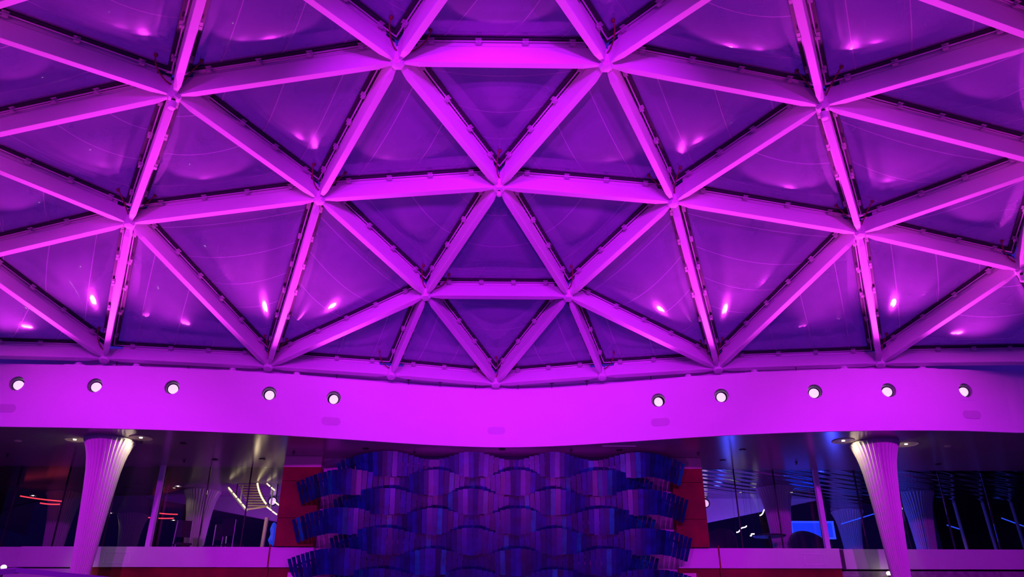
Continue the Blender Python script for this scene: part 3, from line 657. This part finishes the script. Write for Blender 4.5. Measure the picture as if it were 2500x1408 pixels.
# ------------------------------------------------------------------ sculpture of blue slats in seven waving tiers
SC = empty('wave_sculpture', W(0, 17.9, -1.0), 'large wavy sculpture of overlapping blue-violet glass slats in front of the central wall', 'sculpture')
def wave_y(x, c):
    d = abs(x - c)
    if d < 2.75: return 17.16 - .20 * math.cos(2 * PI * (d - .917) / 1.833)
    u = min(1.1, (d - 2.75) / 1.40); return 16.94 + .78 * (1 - math.cos(PI / 2 * u))
def wave_z(x, c):
    d = abs(x - c)
    return -.05 * (1 - math.cos(2 * PI * (d - .917) / 1.833)) / 1.0 if d < 2.75 else 0.0
def slat_len(x, c):
    d = abs(x - c)
    if d > 2.75: return .565 - .045 * min(1, (d - 2.75) / .5)
    q = .5 + .5 * math.cos(2 * PI * (d - .917) / 1.833); T = ((0, .36), (.15, .42), (.5, .47), (.85, .51), (1, .567))
    for (a, l0), (b, l1) in zip(T, T[1:]):
        if q <= b + 1e-9: return l0 + (l1 - l0) * (q - a) / (b - a)
    return .567
SW = .1135
ztops = [3.90, 3.50, 3.085, 2.67, 2.255, 1.835, 1.425]
TINT = [(.095, .22, .36), (.11, .22, .38), (.085, .28, .33), (.13, .22, .40), (.08, .60, .46), (.155, .25, .40), (.07, .18, .28)]
O0 = W(0, 17.9, -1.0)
for r, zt in enumerate(ztops):
    c = .37 if r % 2 == 0 else -.45; hw = 4.06 if r % 2 == 0 else 4.12
    n = int(2 * hw / SW); pl = []
    for i in range(n):
        x = c - hw + SW * (i + .5); e = .02; y = wave_y(x, c); dy = (wave_y(x + e, c) - wave_y(x - e, c)) / (2 * e)
        d = abs(x - c); nn = Vector((dy * (.22 + .48 * min(1, max(0, (d - 2.75) / .7))), -1, 0)).normalized(); edge = max(0, (d - 2.9) / 1.2)
        zz = zt + .01 + wave_z(x, c) - .16 * edge ** 2 + R_.uniform(-.006, .006); pl.append((x, y, nn, zz, edge, d, i))
    # rail
    bm = bmesh.new(); rings = []
    for x, y, nn, zz, edge, d, i in pl[::2] + [pl[-1]]:
        q = Vector((x, y, zz - .14 + ZC)) - nn * .16 - O0
        rings.append([q + Vector((0, 0, -.02)), q - nn * .02 + Vector((0, 0, -.02)), q - nn * .02 + Vector((0, 0, .02)), q + Vector((0, 0, .02))])
    loft(bm, rings); tier = link('slat_tier', bm, 'dark', SC)
    # brackets back to the wall belong to the tier rail
    order = sorted(pl, key=lambda q: (q[1] + .02 * q[5])); solo = set(q[6] for q in order[:14])
    restbm = bmesh.new(); col_r = restbm.loops.layers.color.new('tint')
    for x, y, nn, zz, edge, d, i in pl:
        tilt = math.radians(15 + 6 * min(1, edge)); upv = (Vector((0, 0, 1)) * math.cos(tilt) + nn * math.sin(tilt)); xa = Vector((0, 0, 1)).cross(nn)
        roll = R_.uniform(-.006, .006) + .10 * min(1, edge) * (1 if x > c else -1); h = slat_len(x, c)
        top = Vector((x, y, zz + ZC)); f = frame_m(top - upv * h / 2 - O0 + nn * R_.uniform(-.008, .008), xa, nn.cross(xa) if 0 else upv)
        f = f @ Matrix.Rotation(roll, 4, 'Y')
        own = i in solo; bm = bmesh.new() if own else restbm; cl = bm.loops.layers.color.new('tint') if own else col_r
        wd = SW * .97 * (1 - .14 * min(1, edge)); before = set(bm.faces)
        vs_ = box(bm, (0, 0, 0), (min(wd, .17), .012, h), f)
        tc_ = TINT[R_.choice((0, 0, 1, 1, 2, 3, 4, 5, 6))] if True else 0; k_ = R_.uniform(.85, 1.2)
        for fc in set(bm.faces) - before:
            for l in fc.loops:
                l[cl] = (min(1, (tc_[0] * k_ * .52)), min(1, tc_[1] * k_), min(1, tc_[2] * k_), 1)
        if own: link('slat', bm, 'slat', tier)
    o = link('slats', restbm, 'slat', tier); o['kind'] = 'stuff'

# ------------------------------------------------------------------ behind the left glass: magenta fascia of the next hall, stair, chairs
def poly_y(pts, y0, y1):
    bm = bmesh.new(); loft(bm, [[W(x, y, z) for x, z in pts] for y in (y0, y1)]); return bm
struct('wall_inner_left', poly_y([(-10.5, 4.0), (-6.2, 4.0 - .76), (-3.5, 2.9), (-3.5, 4.0)], 23.4, 23.6), 'plaster', label='magenta-lit fascia of the neighbouring hall seen through the left glass')
struct('wall_inner_right', poly_y([(3.5, 4.0), (3.5, 2.95), (6.2, 3.28), (9.9, 4.0)], 23.4, 23.6), 'plaster', label='magenta-lit fascia of the neighbouring hall seen through the right glass')
spot((-6.9, 22.3, 1.9), (-7.2, 23.4, 3.6), 110, 130, (.48, .02, 1.0), .05, name='added_inner_wash'); spot((6.6, 22.3, 1.9), (7.0, 23.4, 3.6), 80, 130, (.60, .02, 1.0), .05, name='added_inner_wash')  # added unseen washes to light the inner fascias
def round_lamp(x, z, lab):
    e = empty('round_wall_lamp', None, lab, 'lamp', 'round lamps on the inner fascias', frame_m(W(x, 23.38, z), Vector((1, 0, 0)), Vector((0, -1, 0))))
    bm = bmesh.new(); lathe(bm, [(.14, 0), (.14, .05), (.11, .05), (.11, .01)], 24, cap=False); link('rim', bm, 'black', e)
    bm = bmesh.new(); lathe(bm, [(.11, .01), (.09, .03), (.01, .035)], 24); link('lens', bm, 'lens', e)
round_lamp(-6.69, 3.86, 'round violet lamp behind the glass beside the lit staircase'); round_lamp(6.31, 3.85, 'round pink lamp behind the glass near the right red wood panel')
# stair with glowing edges
ST0 = W(-6.6, 21.3, 3.3)
ST = empty('staircase', ST0, 'curved staircase with glowing warm edges behind the left glass', 'staircase')
Q_ = .955
def SP(x, z, y=22.3): return W(x * Q_, y * Q_, z * Q_) - ST0
def strip(name, mat, pts, r, par, lab=None):
    bm = bmesh.new(); tube(bm, pts, r, 6); return link(name, bm, mat, par, label=lab)
def bez(a, b, bend, n=8):
    a, b = Vector(a), Vector(b); m = (a + b) / 2 + Vector(bend); return [a * (1 - t) ** 2 + m * 2 * t * (1 - t) + b * t * t for t in [i / n for i in range(n + 1)]]
strip('stringer', 'paint', bez(SP(-7.72, 4.08), SP(-7.06, 3.42), (0, 0, -.03)), .045, ST, 'outer stringer')
for k in range(4):
    a_, b_ = SP(-7.66 + .155 * k, 4.05 - .155 * k, 22.2), SP(-7.66 + .155 * k + .115, 4.05 - .155 * k - .115, 22.2); strip('led_strip', 'led', [a_, b_], .020, ST, 'glowing warm strip')
strip('led_strip', 'led', bez(SP(-6.83, 4.16, 22.1), SP(-6.50, 3.58, 22.1), (-.07, 0, -.04)), .024, ST, 'glowing warm strip')
for k in range(9):
    z = 4.14 - k * .072; xl = -7.42 + .045 * k; xr = -6.88 + .043 * k
    bm = bmesh.new(); box(bm, SP((xl + xr) / 2, z, 22.38), (xr - xl, .16, .026)); link('tread', bm, 'tread', ST)
strip('landing_rail', 'tread', [SP(-7.10, 3.46), SP(-6.49, 3.55)], .028, ST)
for x0, z0, x1, z1 in ((-6.56, 4.15, -6.46, 4.07), (-6.42, 4.04, -6.31, 3.96), (-6.30, 3.66, -6.12, 3.54), (-6.47, 3.50, -6.32, 3.40), (-6.30, 3.38, -6.16, 3.29)):
    strip('led_strip', 'led', [SP(x0, z0, 22.1), SP(x1, z1, 22.1)], .02, ST, 'glowing warm strip')
for x, z0, z1 in ((-6.42, 3.45, 4.14), (-7.30, 3.64, 4.14)): strip('newel', 'alu', [SP(x, z0), SP(x, z1)], .02, ST)
for x in (-7.45, -6.3): strip('hanger', 'dark', [SP(x, 3.80), SP(x, 4.18)], .015, ST)
point((-6.6, 20.9, 3.05), 3.5, (1, .76, .42), .03)  # fill light added to brighten the treads
tag(link('pale_post', (lambda bm: (tube(bm, [W(-6.31, 21.5, 1.5), W(-6.25, 21.5, 3.12)], .055, 14), bm)[1])(bmesh.new()), 'tread'), 'pale round post standing below the staircase behind glass', 'post')
point((-6.45, 20.9, 2.6), 1.5, (1, .76, .42), .05)
def chair(x, y, ry, lab):
    e = empty('tall_chair', W(x, y, 1.5), lab, 'chair', 'tall dark chairs behind the left glass'); e.rotation_euler = (0, 0, ry)
    bm = bmesh.new(); box(bm, (0, 0, .78), (.42, .42, .05)); bmesh.ops.bevel(bm, geom=bm.edges[:], offset=.015, segments=2, affect='EDGES'); link('seat', bm, 'seat', e)
    bm = bmesh.new(); loft(bm, [[Vector((-.19, .19 + q * .02, .98)), Vector((.19, .19 + q * .02, .98)), Vector((.20, .25 + q * .02, 1.40)), Vector((-.20, .25 + q * .02, 1.40))] for q in (0, 1)]); link('backrest', bm, 'seat', e)
    for sx in (-1, 1):
        for sy in (-1, 1):
            bm = bmesh.new(); tube(bm, [(sx * .22, sy * .22, 0), (sx * .18, sy * .18, .76 if sy < 0 else 1.38)], .014, 6); link('leg', bm, 'alu', e)
    bm = bmesh.new(); tube(bm, [(-.2, -.2, .3), (.2, -.2, .3)], .01, 6); link('footrest', bm, 'alu', e)
chair(-7.95, 20.3, .5, 'tall dark chair with metal legs right of the left mullion')
chair(-7.35, 20.9, -.3, 'low dim chair behind the glass left of the grey fluted column')
chair(-6.7, 20.4, 2.6, 'dim chair behind the glass left of the pale post')
# blue lamp figure by the red panel
e = empty('blue_lamp', W(-5.95, 21.2, 1.5), 'slender glowing blue lamp behind glass beside the left red wood panel', 'lamp')
bm = bmesh.new(); lathe(bm, [(.14, 0), (.14, .03), (.03, .05), (.025, .85)], 16); link('stand', bm, 'black', e)
bm = bmesh.new(); lathe(bm, [(.04, .85), (.11, 1.0), (.06, 1.14), (.09, 1.28), (.05, 1.42), (.02, 1.45)], 16); link('lamp_shade', bm, 'bluepanel', e, smooth=True)
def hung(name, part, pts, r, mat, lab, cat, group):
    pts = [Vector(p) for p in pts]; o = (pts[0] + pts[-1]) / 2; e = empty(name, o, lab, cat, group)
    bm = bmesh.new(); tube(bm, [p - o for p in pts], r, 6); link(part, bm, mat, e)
    for p in (pts[0], pts[-1]):  # wires added only to carry the strips
        bm = bmesh.new(); tube(bm, [p - o, Vector((p.x, p.y, 4.0 + ZC)) - o], .003, 4); link('added_carrier_wire', bm, 'dark', e)
# red light strips seen at far left
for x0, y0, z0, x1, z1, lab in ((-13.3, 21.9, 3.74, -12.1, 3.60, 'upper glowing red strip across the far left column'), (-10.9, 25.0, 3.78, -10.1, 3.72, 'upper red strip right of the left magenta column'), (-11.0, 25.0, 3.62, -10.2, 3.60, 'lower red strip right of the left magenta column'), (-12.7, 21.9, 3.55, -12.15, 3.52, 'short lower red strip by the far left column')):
    hung('red_light_strip', 'glowing_streak', bez(W(x0, y0, z0), W(x1, y0, z1), (0, 0, -.03), 6), .018, 'redled', lab, 'light strip', 'red light strips behind the glass')


BL = 'blue lamps low in the lounge'
for i, (x, lab) in enumerate(((5.6, 'blue lamp nearest the red wood panel'), (6.3, 'second blue lamp from the red wood panel'), (7.25, 'middle blue lamp of the lounge'), (8.05, 'blue lamp just left of the right mullion'), (9.1, 'blue lamp just right of the right mullion'))):
    e = empty('blue_table_lamp', W(x * 1.12, 22.6, 1.5), lab + ', hidden low behind the sill', 'lamp', BL)
    bm = bmesh.new(); lathe(bm, [(.09, 0), (.09, .02), (.02, .03), (.02, .30)], 14); link('stand', bm, 'black', e)
    bm = bmesh.new(); lathe(bm, [(.05, .30), (.07, .34), (.07, .50), (.05, .54)], 14); link('lamp_shade', bm, 'bluelamp', e)
def lounge(x, y, w_, h, rz, lab):
    e = empty('lounge_chair', W(x, y, 1.5), lab, 'chair', 'dark lounge chairs behind the right glass'); e.rotation_euler = (0, 0, rz)
    bm = bmesh.new(); rings = []
    for k in range(13):
        a = PI * (k / 12) ; X = math.cos(a) * w_ / 2; Y = .15 + math.sin(a) * .42; H = .55 + (h - .55) * math.sin(a) ** .6
        nx, ny = math.cos(a) * .05, math.sin(a) * .05
        rings.append([Vector((X, Y, .25)), Vector((X + nx, Y + ny, .25)), Vector((X * .94 + nx, Y + ny + .08, H)), Vector((X * .94, Y + .08, H))])
    loft(bm, rings); bmesh.ops.subdivide_edges(bm, edges=bm.edges[:], cuts=1); link('backrest', bm, 'seat', e, smooth=True)
    bm = bmesh.new(); box(bm, (0, .15, .34), (w_ * .9, .72, .2)); bmesh.ops.bevel(bm, geom=bm.edges[:], offset=.06, segments=3, affect='EDGES'); link('seat', bm, 'seat', e, smooth=True)
    bm = bmesh.new(); lathe(bm, [(.26, 0), (.26, .02), (.04, .04), (.04, .25)], 16); link('base', bm, 'black', e)
lounge(8.45, 20.7, 1.15, 1.30, .15, 'large dark high-backed lounge chair silhouetted against the blue panel')
lounge(5.75, 20.6, .95, 1.34, -.5, 'dark lounge chair behind glass beside the right red wood panel')
e = empty('round_table', W(7.2, 20.7, 1.5), 'dark round cocktail table behind glass between the lounge chairs', 'table')
bm = bmesh.new(); lathe(bm, [(.40, 1.06), (.42, 1.075), (.42, 1.09), (.38, 1.10)], 32); link('table_top', bm, 'seat', e)
bm = bmesh.new(); lathe(bm, [(.03, .04), (.03, 1.06)], 12); link('pedestal', bm, 'black', e)
bm = bmesh.new(); lathe(bm, [(.24, 0), (.24, .02), (.03, .045)], 20); link('base', bm, 'black', e)
e = empty('backlit_screen', W(9.38, 23.2, 1.5), 'rectangular blue backlit screen behind the large lounge chair', 'screen')
bm = bmesh.new(); box(bm, (0, 0, 1.56), (1.2, .04, .42)); link('panel', bm, 'bluepanel', e)
bm = bmesh.new()
for cx, cz, sx, sz in ((0, 1.79, 1.3, .05), (0, 1.33, 1.3, .05), (-.62, 1.56, .05, .5), (.62, 1.56, .05, .5)): box(bm, (cx, -.02, cz), (sx, .07, sz))
link('glowing_frame', bm, 'blueled', e)
bm = bmesh.new(); box(bm, (0, 0, .65), (.12, .1, 1.3)); link('stand', bm, 'black', e)
def wavy(a, b, lab):  # glowing shapes stand in for light trails reflected off curved surfaces
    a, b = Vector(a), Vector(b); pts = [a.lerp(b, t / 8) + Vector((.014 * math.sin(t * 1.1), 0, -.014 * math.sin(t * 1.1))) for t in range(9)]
    hung('reflection_trail', 'glowing_streak', [W(*p) for p in pts], .017, 'white_reflection', lab, 'light', 'wavy white reflection trails')
wavy((7.63, 22.5, 3.37), (7.95, 22.5, 3.66), 'thick wavy white reflection trail in front of the grey fluted column')
wavy((8.1, 22.5, 3.35), (8.33, 22.5, 3.50), 'short faint white reflection trail left of the right mullion')
wavy((6.89, 22.5, 2.90), (7.2, 22.5, 3.09), 'white reflection trail low above the cocktail table')
wavy((7.4, 22.9, 2.86), (7.52, 22.9, 2.93), 'tiny white reflection trail right above the cocktail table')
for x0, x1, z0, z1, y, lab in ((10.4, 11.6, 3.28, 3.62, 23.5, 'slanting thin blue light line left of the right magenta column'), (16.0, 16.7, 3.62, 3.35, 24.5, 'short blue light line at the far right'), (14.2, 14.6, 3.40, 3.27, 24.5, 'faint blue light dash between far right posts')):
    hung('blue_light_line', 'glowing_streak', [W(x0, y, z0), W(x1, y, z1)], .018, 'blueled', lab, 'light strip', 'blue light lines behind the glass')
for i, (x, lab) in enumerate(((14.4, 'leftmost'), (15.3, 'middle'), (16.2, 'rightmost'))):
    bm = bmesh.new(); tube(bm, [W(x, 24.0, 1.5), W(x - .1, 24.0, 4.0)], .05, 10); tag(link('interior_post', bm, 'column'), '%s of three dim posts behind the glass at the far right' % lab, 'post', 'dim posts at the far right')
point((7.5, 24.5, 2.2), 8, (.05, .08, 1.0), .1)  # added blue fill for the rippled lounge ceiling

# ------------------------------------------------------------------ handrail corner at the bottom left
e = empty('handrail', W(-7.0, 12.5, .3), 'violet handrail corner at the bottom left in front of the column', 'handrail')
def HP(x, y, z): return W(x, y, z) - W(-7.0, 12.5, .3)
bm = bmesh.new(); loft(bm, [[HP(x, y, z), HP(x, y + .12, z), HP(x, y + .12, z - .07), HP(x, y, z - .07)] for x, y, z in ((-7.36, 12.5, 1.06), (-5.9, 12.5, .93))]); link('top_rail', bm, 'rail', e)
bm = bmesh.new(); loft(bm, [[HP(x, y, z), HP(x + .1, y + .1, z), HP(x + .1, y + .1, z - .07), HP(x, y, z - .07)] for x, y, z in ((-7.40, 12.5, 1.06), (-7.9, 11.8, .93))]); link('side_rail', bm, 'rail', e)
for x in (-7.3, -6.0): 
    bm = bmesh.new(); tube(bm, [HP(x, 12.55, -1.65), HP(x, 12.55, .9)], .025, 10); link('post', bm, 'alu', e)
for x, y, z, lab in ((-9.12, 17.9, 1.40, 'small glowing lamp behind the left column foot'), (-9.0, 14.9, 1.27, 'bright lamp at the bottom left corner'), (8.80, 17.9, 1.44, 'small glowing lamp behind the right column foot')):
    e = empty('wall_lamp', W(x, y, z), lab, 'lamp', 'small lamps at the lower wall')
    bm = bmesh.new(); lathe(bm, [(.035, -.04), (.05, 0), (.035, .03), (.01, .04)], 14); link('globe', bm, 'warm_lens', e)
    bm = bmesh.new(); lathe(bm, [(.02, -.04), (.02, -.5)], 10); link('stem', bm, 'black', e)
